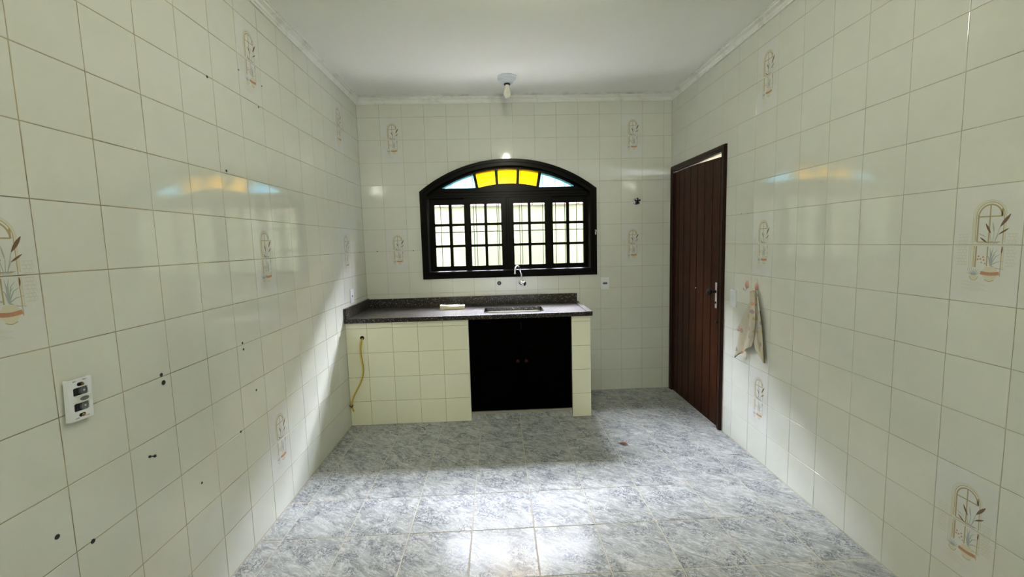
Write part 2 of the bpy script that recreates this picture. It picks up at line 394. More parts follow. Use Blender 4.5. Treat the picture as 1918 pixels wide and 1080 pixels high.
# printed decoration: arched window with potted plants, drawn over two tiles
def print_strokes():
    S = []                                                        # (points, width, colour index)
    def arch(x0, x1, vb, vs, vt, w, c, rb=None):
        cx = (x0+x1)/2; rx = (x1-x0)/2; pts = [(x0, vb), (x0, vs*.5+vb*.5), (x0, vs)]
        pts += [(cx-rx*math.cos(math.radians(a)), vs+(vt-vs)*math.sin(math.radians(a))) for a in range(15, 180, 15)]
        pts += [(x1, vs), (x1, (rb if rb is not None else vb)*.5+vs*.5), (x1, rb if rb is not None else vb)]
        S.append((pts, w, c))
    arch(.295, .775, -.42, .50, .755, .010, 5); arch(.325, .755, -.40, .50, .735, .022, 6); arch(.345, .745, -.38, .49, .715, .010, 1, -.52)
    arch(.375, .715, -.38, .47, .675, .024, 1, .60)
    S.append(([(.27, -.44), (.27, .38)], .010, 5)); S.append(([(.31, -.44), (.31, .45)], .022, 6))
    S.append(([(.545, .67), (.545, .3), (.545, .02)], .020, 1)); S.append(([(.545, -.02), (.545, -.35)], .018, 1))
    S.append(([(.385, .475), (.71, .475)], .020, 1)); S.append(([(.38, .045), (.70, .045)], .016, 1))
    S.append(([(.385, .02), (.70, .02)], .008, 6))
    for k in range(11):
        v = .18-.052*k
        if abs(v) < .02: v = .024
        S.append(([(.07+.01*(k % 2), v), (.24, v)], .007, 0)); S.append(([(.80, v), (.94-.01*(k % 3), v)], .007, 0))
        if k < 10:
            for q in (.10, .15, .20, .83, .88, .92): 
                o = q+.02*(k % 2)
                if not (v-.04 < 0 < v): S.append(([(o, v), (o, v-.045)], .005, 5))
    for a, b, wd, c in (((.70, .30), (.83, .50), .050, 2), ((.68, .17), (.82, .27), .028, 2), ((.49, .36), (.57, .19), .034, 2),
                        ((.42, .125), (.53, .03), .026, 2), ((.38, .20), (.51, .13), .014, 3), ((.59, .38), (.62, .20), .020, 3),
                        ((.755, -.02), (.745, -.14), .022, 2)):
        n = 6; S.append(([(a[0]+(b[0]-a[0])*k/n, a[1]+(b[1]-a[1])*k/n) for k in range(n+1)], [wd*math.sin(PI*(k+.4)/(n+.8)) for k in range(n+1)], c))
    for tip in ((.56, .18), (.62, .20), (.68, .17), (.53, .06), (.70, .30), (.72, .05)):
        if tip[1] > .03: S.append(([(.60+(tip[0]-.60)*.25, .022), tip], .009, 3))
    for dx, dz in ((-.02, .30), (.03, .31), (.09, .27), (.15, .20), (-.06, .18), (.19, .08), (.20, -.06), (.07, .20), (0, .22)):
        S.append(([(.60, -.34), (.60+dx*.45, -.34+dz*.75), (.60+dx, -.34+dz)], [.020, .013, .004], 3))
    for x, v in ((.42, -.19), (.45, -.235), (.49, -.20), (.50, -.25), (.47, -.295), (.52, -.31), (.41, -.24)):
        S.append(([(x-.012, v), (x+.012, v)], .026, 4 if v > -.29 else 3))
    for k in range(9):                                            # succulent in the small pot
        a = math.radians(20+17.5*k); S.append(([(.36, -.52), (.36+.05*math.cos(a), -.52+.05*math.sin(a)), (.36+.12*math.cos(a), -.52+.13*math.sin(a))], [.018, .012, .004], 3))
    S.append(([(.36, -.52), (.36, -.60)], [.115, .075], 6)); S.append(([(.30, -.535), (.33, -.60), (.40, -.60), (.43, -.535)], .008, 1))
    S.append(([(.60, -.36), (.60, -.42), (.60, -.50), (.60, -.56), (.60, -.605)], [.13, .21, .23, .15, .10], 6))
    S.append(([(.465, -.47), (.60, -.485), (.735, -.465)], .058, 4)); S.append(([(.53, -.585), (.60, -.61), (.67, -.585)], .010, 1))
    for k in range(9): S.append(([(.18+.07*(k % 3), -.63-.02*k), (.45+.05*(k % 4), -.635-.02*k)], .005, 5))
    return S
STROKES = print_strokes()
def print_mesh(upper, w_, h_):
    g = G()
    for si, (pts, wd, c) in enumerate(STROKES):
        pts = smooth_path([(a, b, 0) for a, b in pts], 3) if len(pts) > 2 and isinstance(wd, float) else [Vector((a, b, 0)) for a, b in pts]
        ws = wd if isinstance(wd, list) else [wd]*len(pts); g.cm = c
        z_ = .00022+4e-6*si
        for i in range(len(pts)-1):
            p, q = pts[i], pts[i+1]; mid = (p.y+q.y)/2
            if (mid > 0) != upper: continue
            d = (q-p); 
            if d.length < 1e-6: continue
            n = Vector((-d.y, d.x, 0)).normalized(); v = []
            for s_, e, ww in ((p, -1, ws[i]), (p, 1, ws[i]), (q, 1, ws[i+1]), (q, -1, ws[i+1])):
                x = s_+n*e*ww/2; yy = x.y if upper else x.y+1
                yy = min(max(yy, .012), .988)
                v.append(((x.x-.5)*w_, (yy-.5)*h_, z_))
            g.add(v, [(0, 1, 2, 3)])
    me = bpy.data.meshes.new('print'); me.from_pydata(g.v, [], g.f)
    for x in PR: me.materials.append(x)
    me.polygons.foreach_set('material_index', g.m)
    bm = bmesh.new(); bm.from_mesh(me)
    for f in bm.faces:
        if f.normal.z < 0: f.normal_flip()
    bm.to_mesh(me); bm.free()
    return me
PRM = {True: print_mesh(True, .198, .198), False: print_mesh(False, .198, .198)}
def wall_tiles(F, cols, parent, gap, decor, hole=None, vis=lambda u: True):
    rows = [P*k for k in range(14)]+[2.742]
    rest = G()
    for i, (a, b) in enumerate(zip(cols, cols[1:])):
        for k, (c, d) in enumerate(zip(rows, rows[1:])):
            if hole:
                s_ = hole(a, b, c, d)
                if s_ == 'in': continue
                if s_ == 'cut': cut_tile(F, a, b, c, d, gap, M['tile'], parent, LOW, UPP); continue
            key = round((a+b)/2/P*100)
            dec = decor(i, k)
            if vis(b if F is FL else a):
                o = put_tile(F, a, b, c, d, gap, M['tile_print'] if dec else M['tile'], parent)
                if dec and o:
                    p_ = link('print', PRM[dec == 'upper'], None); p_.parent = o
                    o['label'] = 'ivory tile printed with the %s half of an arched window and potted plants' % dec
            else: rest.box(a+gap/2, b-gap/2, c+gap/2, d-gap/2, -.005, 0)
    if rest.f:
        o = rest.obj('tile_field', M['tile'], parent, kind='stuff'); o.matrix_basis = F
dec = lambda cs, ks: (lambda i, k: ('upper' if k in ks else 'lower' if k+1 in ks else None) if i in cs else None)

# back wall
CUTX = [WX0+.03, WX1-.03]
LOW = lambda x: WZ0+.03 if CUTX[0] < x < CUTX[1] else None
UPP = lambda x: hmid(x) if CUTX[0]-1e-6 <= x <= CUTX[1]+1e-6 else None
def bhole(a, b, c, d):
    if b <= CUTX[0] or a >= CUTX[1] or d <= WZ0+.03: return None
    hs = [hmid(min(max(x, CUTX[0]), CUTX[1])) for x in (a, b)]
    if c >= max(hs+([RO-.03+ZC] if a < XC < b else [])): return None
    if a >= CUTX[0] and b <= CUTX[1] and c >= WZ0+.03 and d <= min(hs): return 'in'
    return 'cut'
wall_tiles(FB, [P*i for i in range(15)]+[W], back, .0018, dec((1, 12), (12, 7)), bhole)
# left wall: u = y (negative), columns from the corner towards the camera
cl = [0]+[-(A0+P*j) for j in range(34) if A0+P*j < DEPTH]
cl = cl[::-1]; nL = len(cl)
wall_tiles(FL, cl, left, .0026, lambda i, k: dec((1, 7, 13), (12, 7, 2))(nL-3-i, k), vis=lambda u: u > -3.55)
# right wall
CUTX = [-(DY1-.03), -(DY0+.03)]
LOW = lambda x: -.01 if CUTX[0] < x < CUTX[1] else None
UPP = lambda x: DZ-.03 if CUTX[0]-1e-6 <= x <= CUTX[1]+1e-6 else None
def rhole(a, b, c, d):
    if b <= CUTX[0] or a >= CUTX[1] or c >= DZ-.03: return None
    if a >= CUTX[0] and b <= CUTX[1] and d <= DZ-.03: return 'in'
    return 'cut'
cr = [0]+[B0+P*j for j in range(34) if B0+P*j < DEPTH]
wall_tiles(FR, cr, right, .0020, lambda i, k: dec((6, 12), (12, 7, 2))(i-1, k), rhole, vis=lambda u: u < 3.5)

# floor tiles
FP = .3158; fx = [0]+[.111+FP*i for i in range(9)]+[W]; fy = sorted([0]+[-(.0365+FP*i) for i in range(20)]+[-DEPTH])
for a, b in zip(fx, fx[1:]):
    for c, d in zip(fy, fy[1:]): put_tile(FF, a, b, c, d, .0046, M['marble'], floor, .0008)

# crown moulding
def crown(name, kind):
    pr = [(0, 2.712), (.010, 2.712), (.012, 2.722), (.018, 2.726), (.022, 2.738), (.034, 2.744), (.040, 2.746), (.042, 2.754), (.052, 2.756), (.052, H-.0005), (0, H-.0005)]
    g = G(); n = len(pr); A = []; B_ = []
    for d, z in pr:
        if kind == 'back': A.append((d, -d, z)); B_.append((W-d, -d, z))
        elif kind == 'left': A.append((d, -d, z)); B_.append((d, -DEPTH, z))
        else: A.append((W-d, -d, z)); B_.append((W-d, -DEPTH, z))
    g.add(A+B_, [(i, (i+1) % n, n+(i+1) % n, n+i) for i in range(n)]+[tuple(range(n)), tuple(range(n, 2*n))])
    g.obj(name, M['crown'], kind='structure')
crown('trim_1', 'back'); crown('trim_2', 'left'); crown('trim_3', 'right')

# ------------------------------------------------------------------ window
XZ = lambda u, v, d: (u, d, v)
outer = [(WX0, WZ0), (WX1, WZ0)]+arc(RO, WX1, WX0)
inner = [(IX0, IZ0), (IX1, IZ0)]+arc(RI, IX1, IX0)
def off(k): return [(WX0+k, WZ0+k), (WX1-k, WZ0+k)]+arc(RO-k, WX1-k, WX0+k)
g = G().plate([outer, inner], XZ, -.014, .0)
g.plate([off(.008), off(.030)], XZ, -.024, -.013); g.plate([off(.044), inner], XZ, -.020, -.013)
win = g.obj('window_1', M['window_wood'], kind='structure')
# jamb lining through the wall
G().plate([off(TW-.018), off(TW)], XZ, .001, TH-.001).obj('jamb', M['window_wood'], win)
# arched fanlight: wooden body with five glass openings
def seg(R, a, b, n=6): return arc(R, a, b, n)
R1, R2 = 1.241, 1.110
openings = [[(.735, 1.966), (1.045, 1.966)]+seg(R1, 1.020, .735, 8),
            seg(R2, 1.071, 1.231, 5)+seg(R1, 1.224, 1.046, 5),
            seg(R2, 1.257, 1.423, 5)+seg(R1, 1.431, 1.250, 5),
            seg(R2, 1.449, 1.609, 5)+seg(R1, 1.634, 1.457, 5),
            [(1.637, 1.962), (1.962, 1.962)]+seg(R1, 1.962, 1.661, 8)]
ztr = 1.878
body = [(IX0, ztr), (IX1, ztr)]+arc(RI-.001, IX1-.001, IX0+.001)
fan = G().plate([body]+openings, XZ, .045, .135)
for z, y in ((1.905, .038), (1.935, .034)): fan.box(IX0+.002, IX1-.002, y, .05, z-.009, z+.009, .002)
fan = fan.obj('fanlight', M['window_wood'], win)
for i, o_ in enumerate(openings):
    cx = sum(p[0] for p in o_)/len(o_); cz = sum(p[1] for p in o_)/len(o_)
    big = [(cx+(x-cx)*1.04, cz+(z-cz)*1.05) for x, z in o_]
    G().plate([big], XZ, .060, .064).obj('glass_pane', M['glass_yellow' if 1 <= i <= 3 else 'glass_blue'], fan,
        label='yellow textured glass pane' if 1 <= i <= 3 else 'pale blue textured glass pane')
# sliding sashes
rowsz = [(1.240, 1.420), (1.443, 1.620), (1.643, 1.820)]
def sash(x0, x1, cs, y0):
    holes = [rrect(a, b, c, d, .006, 3) for a, b in cs for c, d in rowsz]
    g = G().plate([[(x0, 1.194), (x1, 1.194), (x1, 1.8775), (x0, 1.8775)]]+holes, XZ, y0, y0+.034)
    s_ = g.obj('sash', M['window_wood'], win)
    for a, b in cs:
        for c, d in rowsz: G().box(a-.004, b+.004, y0+.016, y0+.019, c-.004, d+.004).obj('glass_pane', M['glass'], s_)
    return s_
sash(IX0+.001, .985, [(.645, .780), (.807, .935)], .094)
s2 = sash(.926, 1.3345, [(.986, 1.116), (1.141, 1.274)], .056)
sash(1.3355, 1.750, [(1.391, 1.528), (1.553, 1.687)], .056)
sash(1.700, IX1-.001, [(1.768, 1.897), (1.925, 2.061)], .094)
G().box(1.322, 1.348, .046, .0555, 1.20, 1.87, .003).obj('meeting_strip', M['window_wood'], s2)
# sill board and small catch
G().box(IX0, IX1, .0, .05, IZ0-.001, IZ0+.006, .002).obj('sill', M['window_wood'], win)
t_ = G().tube(smooth_path([(2.150, -.030, 1.512), (2.150, -.037, 1.525), (2.156, -.036, 1.540), (2.150, -.030, 1.548), (2.146, -.028, 1.540)]), .0035, 8)
t_.box(2.145, 2.157, -.029, -.024, 1.505, 1.535, .001).obj('catch', M['old_plastic'], win, smooth=40, label='small white window catch')
# security grille outside
gr = thing('window_grille', 'thin grey-green iron security bars outside the arched window', 'grille', (1.35, .20, 1.15))
G().box(.50, 2.20, .197, .203, 1.562, 1.570).obj('rail', M['grille'], gr)
G().box(.50, 2.20, .197, .203, 1.15, 1.158).obj('rail', M['grille'], gr)
for x in (.691, .80, 1.008, 1.034, 1.236, 1.252, 1.455, 1.477, 1.682, 1.809, 1.899, 2.013):
    G().tube([(x, .194, 1.10), (x, .194, 2.15)], .0032, 8).obj('bar', M['grille'], gr, smooth=40)
for x in (.52, 2.18):
    for z in (1.155, 1.566): G().box(x-.008, x+.008, TH+.0, .20, z-.008, z+.008).obj('bracket', M['grille'], gr)

# ------------------------------------------------------------------ door on the right wall
YZ = lambda u, v, d: (d, u, v)
c0 = [(DY0, 0), (DY0, DZ), (DY1, DZ), (DY1, 0)]
def cas(k, kt): return [(DY0+k, 0), (DY0+k, DZ-kt), (DY1-k, DZ-kt), (DY1-k, 0)]
def uframe(k0, k1): # U-shaped frame polygon
    a = cas(k0, k0); b = cas(k1, k1); return [a[0], a[1], a[2], a[3], b[3], b[2], b[1], b[0]]
g = G().plate([uframe(0, .048)], YZ, W-.016, W+.0); g.plate([uframe(.006, .026)], YZ, W-.022, W-.015)
g.plate([uframe(.032, .050)], YZ, W+.0005, W+TH); g.box(W+.0015, W+TH, DY0+.051, DY1-.051, -.0015, .007)
door = g.obj('door_1', M['frame_wood'], kind='structure')
yl0, yl1, zt = DY0+.053, DY1-.053, 2.052
pl = [-.075, -.165, -.262, -.385, -.507, -.630, -.753, -.868, -.902]
edges = [yl1]+[-.165, -.262, -.385, -.507, -.630, -.753, -.868]+[yl0]
xl = W+.006
def ztop(y): return 2.052-.020*max(0, (-y-.45)/.45)   # the leaf sags towards the handle, leaving a gap
leafb = G(); leafb.plate([[(yl0, .008), (yl1, .008), (yl1, 2.052), (-.45, 2.052), (yl0, 2.032)]], YZ, xl+.010, xl+.034)
leaf = leafb.obj('leaf', M['groove'], door)
for a, b in zip(edges, edges[1:]):
    g = G(); e = .0022; y1, y0_ = a-e, b+e
    q = [(y0_, .008), (y1, .008), (y1, ztop(y1)), (y0_, ztop(y0_))]
    g.plate([q], YZ, xl+.002, xl+.0125)
    qi = [(y0_+.004, .008), (y1-.004, .008), (y1-.004, ztop(y1)-.002), (y0_+.004, ztop(y0_)-.002)]
    g.plate([qi], YZ, xl-.0015, xl+.003)
    g.obj('plank', M['door_wood'], leaf)
# lock plate, knob, keyhole
g = G().box(xl-.0055, xl-.0015, -.846, -.822, .912, 1.108, .0015); lp = g.obj('lock_plate', M['steel'], leaf, label='worn steel lock plate')
g = G(); g.lathe([(0, .011), (.006, .011), (.010, .008), (.032, .009), (.036, .018), (.044, .025), (.056, .026), (.064, .020), (.068, .004)], (xl-.004, -.833, 1.040), (-1, 0, 0), 20)
g.obj('knob', M['dark_metal'], leaf, smooth=40, label='dark round door knob')
G().lathe([(0, .009), (.004, .009), (.006, .006)], (xl-.0055, -.834, .955), (-1, 0, 0), 16).obj('keyhole_ring', M['dark_metal'], leaf, smooth=40)
G().lathe([(0, .012), (.006, .012), (.009, .008), (.010, .002)], (xl-.001, -.846, .808), (-1, 0, 0), 16).obj('bolt_cylinder', M['dark_metal'], leaf, smooth=40)
G().lathe([(0, .006), (.003, .006), (.004, .002)], (xl-.001, -.500, 1.033), (-1, 0, 0), 12).obj('peephole', M['steel'], leaf, smooth=40)

# ------------------------------------------------------------------ tiled counter base
CX1, CX2, CX3, CY, CZ = .975, 1.812, 1.968, -.600, .8445
base = thing('counter_base', 'cream-tiled masonry base under the granite worktop, open in the middle', 'counter', (.98, -.3, 0))
FC = frame_matrix((0, CY, 0), (1, 0, 0), (0, 0, 1))
G().box(.001, CX1-.004, CY+.0014, -.003, .001, CZ).obj('masonry_block', M['grout_brown'], base)
G().box(CX2+.002, CX3-.0014, CY+.0014, -.003, .001, CZ).obj('masonry_pier', M['grout_brown'], base)
rz = [.001, .2, .4, .6, .8, CZ]
def ptile(u0, u1, v0, v1, F=FC): 
    return put_tile(F, u0, u1, v0, v1, .0024, M['tile_front'], base, .001)
xsC = [.001, .167, .369, .570, .771, CX1]
HX, HZ, HR = .128, .724, .0165
for a, b in zip(xsC, xsC[1:]):
    for c, d in zip(rz, rz[1:]):
        if a < HX < b and c < HZ < d:         # tile drilled for the gas hose
            ring = [(HX+HR*math.cos(2*PI*k/16), HZ+HR*math.sin(2*PI*k/16)) for k in range(16)]
            G().plate([[(a+.001, c+.001), (b-.001, c+.001), (b-.001, d-.001), (a+.001, d-.001)], ring], XZ, CY, CY+.005).obj('tile', M['tile_front'], base)
            continue
        ptile(a, b, c, d)
for c, d in zip(rz, rz[1:]): ptile(CX2, CX3, c, d)
FS = frame_matrix((CX3, 0, 0), (0, 1, 0), (0, 0, 1))
for c, d in zip(rz, rz[1:]):
    for a, b in ((-.6, -.4), (-.4, -.2), (-.2, -.004)): ptile(a, b, c, d, FS)
# white edge strip of the left panel
G().box(CX1-.0035, CX1+.0015, CY-.001, CY+.02, .001, CZ, .001).obj('edge_strip', M['old_plastic'], base)
# tiled skirting and step under the cupboard
G().box(CX1+.002, CX2-.001, CY+.012, CY+.12, .001, .052).obj('plinth_core', M['grout_floor'], base)
FK = frame_matrix((0, CY+.010, 0), (1, 0, 0), (0, 0, 1))
sk = [CX1+.003, 1.062, 1.378, 1.632, CX2-.001]
for a, b in zip(sk, sk[1:]): put_tile(FK, a, b, .001, .050, .003, M['marble'], base, 0, name='skirting_tile')
G().box(CX1+.003, CX2-.001, CY+.004, CY+.06, .054, .072, .001).obj('threshold_strip', M['strip'], base, label='worn metal strip along the cupboard bottom')

# cupboard under the sink
cab = thing('sink_cupboard', 'black louvred two-door cupboard under the sink between tiled piers', 'cupboard', (1.39, -.55, .073))
G().box(CX1+.002, CX2-.001, -.30, -.28, .074, CZ-.002).obj('back_panel', M['cabinet_wood'], cab)
g = G(); cz1 = CZ-.004
g.plate([[(CX1+.003, .0745), (CX2-.002, .0745), (CX2-.002, cz1), (CX1+.003, cz1)], [(CX1+.033, .100), (CX2-.032, .100), (CX2-.032, cz1-.035), (CX1+.033, cz1-.035)]], XZ, CY+.016, CY+.05)
g.obj('cupboard_frame', M['cabinet_wood'], cab)
mx = 1.4015
for a, b, kx in ((CX1+.036, mx-.0015, 1.368), (mx+.0015, CX2-.035, 1.437)):
    z0_, z1_ = .103, cz1-.038
    g = G().plate([[(a, z0_), (b, z0_), (b, z1_), (a, z1_)], [(a+.05, z0_+.05), (b-.05, z0_+.05), (b-.05, z1_-.05), (a+.05, z1_-.05)]], XZ, CY+.012, CY+.034)
    d_ = g.obj('cupboard_door', M['cabinet_wood'], cab)
    n = 14; hh = (z1_-z0_-.1)/n
    for k in range(n):
        z = z0_+.05+hh*k; s_ = G()
        s_.add([(x, y, zz) for x in (a+.05, b-.05) for y, zz in ((CY+.014, z+.002), (CY+.018, z), (CY+.032, z+hh), (CY+.028, z+hh+.003))],
               [(0, 1, 2, 3), (4, 5, 6, 7), (0, 1, 5, 4), (1, 2, 6, 5), (2, 3, 7, 6), (3, 0, 4, 7)])
        s_.obj('slat', M['cabinet_wood'], d_)
    G().lathe([(0, .006), (.010, .006), (.013, .013), (.021, .015), (.026, .011), (.028, .003)], (kx, CY+.012, .490), (0, -1, 0), 18).obj('knob', M['red_knob'], d_, smooth=40, label='small dark red knob')

# ------------------------------------------------------------------ granite worktop with sink
ZS = .8465; ZT = .8775
XY = lambda u, v, d: (u, v, d)
hole = rrect(1.100, 1.605, -.515, -.225, .045, 6)
g = G().plate([[(.0015, -.622), (1.978, -.622), (1.982, -.618), (1.982, -.0015), (.0015, -.0015)], hole], XY, ZS, ZT)
top = g.obj('worktop', M['granite'], None, label='dark speckled granite worktop with cut-out sink on the tiled base', category='worktop')
G().box(.023, 1.968, -.0225, -.001, ZT, .959, .002).obj('backsplash', M['granite'], top)
G().box(.0015, .0225, -.622, -.001, ZT, .966, .002).obj('backsplash', M['granite'], top)
g = G().box(1.936, 1.982, -.622, -.023, ZT, ZT+.006, .002); g.box(.0235, 1.9355, -.622, -.606, ZT, ZT+.004, .0015)
g.obj('drip_rim', M['granite'], top)
# stainless bowl
g = G(); L_ = []
for ins, z in ((-.012, ZS-.0005), (.0, ZS-.001), (.004, ZS-.02), (.012, .745), (.030, .722), (.060, .716)):
    L_.append([(x, y, z) for x, y in rrect(1.100+ins, 1.605-ins, -.515+ins, -.225-ins, max(.045-ins*.3, .02), 6)])
n = len(L_[0]); vs = [p for l in L_ for p in l]
g.add(vs, [(i*n+k, i*n+(k+1) % n, (i+1)*n+(k+1) % n, (i+1)*n+k) for i in range(len(L_)-1) for k in range(n)]+[tuple((len(L_)-1)*n+k for k in range(n))])
bowl = g.obj('sink_bowl', M['steel'], top, smooth=50, label='stainless steel sink bowl')
G().lathe([(0, .040), (.002, .040), (.003, .030), (.001, .012), (.001, .001)], (1.352, -.37, .7165), (0, 0, 1), 24).obj('drain', M['chrome'], bowl, smooth=40)

# folded cloth on the worktop
g = G(); nx, ny = 22, 10; vs = []
prof = [(0, .001), (.5, .0), (1.0, .002), (1.03, .008), (1.0, .013), (.5, .0115), (.02, .0125), (-.01, .016), (.02, .0195), (.5, .018), (.97, .019), (.99, .022), (.5, .0235), (0.02, .0225), (-.03, .012)]
for i in range(nx+1):
    u = i/nx; x = .712+.212*u
    for a, z in prof:
        y = -.275+.098*a+.006*math.sin(7*u+2*a)+.020*u*0
        zz = ZT+.0005+z*(1.35+.35*(1-u)**3+.10*math.sin(9*u+3*a))
        vs.append((x+.004*math.sin(11*a), y+.02*(u-.5), max(zz, ZT+.0008)))
n = len(prof)
g.add(vs, [(i*n+k, i*n+(k+1) % n, (i+1)*n+(k+1) % n, (i+1)*n+k) for i in range(nx) for k in range(n)]+[tuple(range(n)), tuple(nx*n+k for k in range(n))])
g.obj('dish_cloth', M['cloth_y'], None, smooth=60, label='pale yellow folded cloth lying on the granite worktop left of the sink', category='cloth')

# ------------------------------------------------------------------ gas hose
hp = smooth_path([(.128, -.580, .719), (.129, -.603, .716), (.126, -.622, .700), (.119, -.628, .650), (.118, -.628, .600), (.124, -.626, .540), (.129, -.625, .480),
                  (.122, -.625, .425), (.103, -.624, .370), (.070, -.622, .310), (.040, -.620, .255), (.024, -.620, .215), (.018, -.620, .178), (.022, -.620, .155), (.032, -.622, .130)], 6)
hose = thing('gas_hose', 'yellow gas hose hanging out of a hole in the tiled counter front', 'hose', (.1, -.62, .13))
G().tube(hp, .0068, 10).obj('tube', M['yellow'], hose, smooth=50)
G().tube([p+Vector((.0055, -.0035, 0)) for p in hp[12:]], .0016, 6).obj('stripe', M['hose_stripe'], hose, smooth=50)
G().tube([(.004, -.627, .182), (.012, -.631, .172), (.022, -.632, .176), (.033, -.626, .186), (.024, -.631, .170), (.016, -.630, .164)], .0035, 8).obj('knot', M['hose_stripe'], hose, smooth=50)
G().lathe([(0, HR), (.03, HR), (.03, HR-.0015), (.0, HR-.0015)], (HX, CY+.0005, HZ), (0, 1, 0), 16).obj('hole_sleeve', M['black'], base, smooth=50)
G().lathe([(0, HR-.0004), (.001, HR-.0004)], (HX, CY+.0012, HZ), (0, 1, 0), 16).obj('hole_bottom', M['black'], base)

# ------------------------------------------------------------------ wall fittings
# faucet
fa = thing('faucet', 'chrome wall faucet with curved swivel spout above the sink', 'faucet', (1.445, 0, 1.08))
G().lathe([(0, .027), (.006, .027), (.010, .020), (.014, .012), (.050, .012), (.052, .016), (.078, .016), (.082, .010)], (1.445, 0, 1.080), (0, -1, 0), 24).obj('body', M['chrome'], fa, smooth=35)
G().tube(smooth_path([(1.447, -.062, 1.090), (1.448, -.064, 1.125), (1.440, -.070, 1.170), (1.428, -.085, 1.210), (1.415, -.105, 1.232), (1.400, -.130, 1.235), (1.388, -.155, 1.218), (1.383, -.168, 1.190), (1.382, -.172, 1.172)], 6), .0085, 14).obj('spout', M['chrome'], fa, smooth=50)
G().lathe([(0, .011), (.012, .011), (.012, .008)], (1.382, -.172, 1.180), (0, -.05, -1), 16).obj('aerator', M['chrome'], fa, smooth=35)
hd = Vector((.55, -1, -.18)).normalized()
G().lathe([(0, .010), (.020, .010), (.022, .018), (.034, .022), (.046, .020), (.050, .010)], Vector((1.448, -.066, 1.078)), hd, 12).obj('handle', M['chrome'], fa, smooth=30)
G().lathe([(0, .012), (.0015, .010)], Vector((1.448, -.066, 1.078))+hd*.0502, hd, 12).obj('handle_cap', M['dark_metal'], fa)
# capped outlet left of the faucet
cp = thing('capped_water_outlet', 'small chrome capped pipe outlet on the tiles left of the faucet', 'pipe cap', (1.237, 0, 1.074))
G().lathe([(0, .019), (.003, .019), (.006, .016), (.006, .010)], (1.237, 0, 1.074), (0, -1, 0), 20).obj('ring', M['dark_metal'], cp, smooth=35)
G().lathe([(.006, .0098), (.011, .0098), (.013, .006)], (1.237, 0, 1.074), (0, -1, 0), 6).obj('plug', M['grey_plastic'], cp)
# shut-off valve high on the wall
va = thing('shutoff_valve', 'round chrome shut-off valve on the back wall right of the window', 'valve', (2.54, 0, 1.80))
G().lathe([(0, .031), (.004, .031), (.012, .024), (.016, .014), (.034, .013)], (2.540, 0, 1.803), (0, -1, 0), 24).obj('flange', M['chrome'], va, smooth=35)
g = G().lathe([(.030, .010), (.040, .012), (.048, .014), (.054, .010)], (2.540, 0, 1.803), (0, -1, 0), 16)
for k in range(5):
    a = 2*PI*k/5+.3; c_ = Vector((2.540+.014*math.cos(a), -.044, 1.803+.014*math.sin(a)))
    g.lathe([(0, .003), (.003, .007), (.009, .009), (.014, .007), (.016, .002)], c_-Vector((0, 0, 0)), (math.cos(a), 0, math.sin(a)), 10)
g.obj('handle', M['dark_metal'], va, smooth=40)

def plate_on(F, u, v, w_, h_, name, label, cat, kind):
    """wall plate; local frame u,v,n"""
    loc = F @ Vector((u, v, 0)); r = thing(name, label, cat, loc)
    mp = lambda a, b, d: tuple(F @ Vector((u+a, v+b, d)))
    G().plate([rrect(-w_/2, w_/2, -h_/2, h_/2, .005, 4)], mp, .0006, .005).obj('plate', M['white_plastic'], r)
    G().plate([rrect(-w_/2+.004, w_/2-.004, -h_/2+.004, h_/2-.004, .004, 4)], mp, .005, .0075).obj('cover', M['white_plastic'], r)
    if kind == 'switch':
        G().plate([rrect(-.013, .013, -.020, .020, .002, 3)], mp, .0075, .0085).obj('rocker_frame', M['old_plastic'], r)
        G().plate([rrect(-.011, .011, -.018, .0, .001, 2)], mp, .0085, .0105).obj('rocker', M['white_plastic'], r)
        G().plate([rrect(-.011, .011, .001, .018, .001, 2)], mp, .0085, .0095).obj('rocker', M['white_plastic'], r)
    elif kind == 'outlet':
        G().plate([rrect(-.022, .022, -.010, .010, .009, 5)], mp, .0075, .0085).obj('socket', M['grey_plastic'], r)
        for q in (-.012, 0, .012): G().plate([rrect(q-.003, q+.003, -.003, .003, .002, 3)], mp, .0085, .009).obj('pin_hole', M['black'], r)
    else:
        G().plate([[(.008*math.cos(2*PI*k/16), .008*math.sin(2*PI*k/16)) for k in range(16)]], mp, .0075, .0085).obj('cable_hole', M['black'], r)
    return r
plate_on(FB, 2.242, 1.043, .078, .114, 'wall_outlet', 'white socket plate with grey slot on the back wall right of the worktop', 'outlet', 'outlet')
plate_on(FL, -.412, 1.042, .080, .116, 'cable_outlet', 'white plate with a small round hole on the left wall above the worktop', 'outlet', 'hole')
plate_on(FR, 1.078, 1.020, .076, .118, 'light_switch', 'white light switch on the right wall beside the dark door', 'switch', 'switch')

# uncovered socket frame near the camera on the left wall
FO = FL @ Matrix.Translation((-2.722, 1.036, 0)) @ Matrix.Rotation(-.045, 4, 'Z')
mo = lambda a, b, d: tuple(FO @ Vector((a, b, d)))
so = thing('open_socket_box', 'white socket frame without cover, black sockets and brass screws, on the left wall', 'outlet', FO @ Vector((0, 0, 0)))
sl = lambda a, b: rrect(a-.006, a+.006, b-.0014, b+.0014, .0012, 3)
G().plate([rrect(-.034, .034, -.060, .060, .002, 2), rrect(-.021, .023, .011, .034, .004, 4), rrect(-.021, .023, -.034, -.011, .004, 4),
           sl(-.015, .053), sl(.014, .054), sl(-.014, -.053), sl(.015, -.052)], mo, .014, .018).obj('frame', M['white_plastic'], so)
G().plate([rrect(-.034, -.031, -.060, .060, .001, 2)], mo, .0045, .0145).obj('frame_side', M['white_plastic'], so)
G().plate([rrect(.031, .034, -.060, .060, .001, 2)], mo, .0045, .0145).obj('frame_side', M['white_plastic'], so)
G().plate([rrect(-.029, .029, -.052, .052, .003, 3)], mo, .0006, .0100).obj('wall_box', M['black'], so)
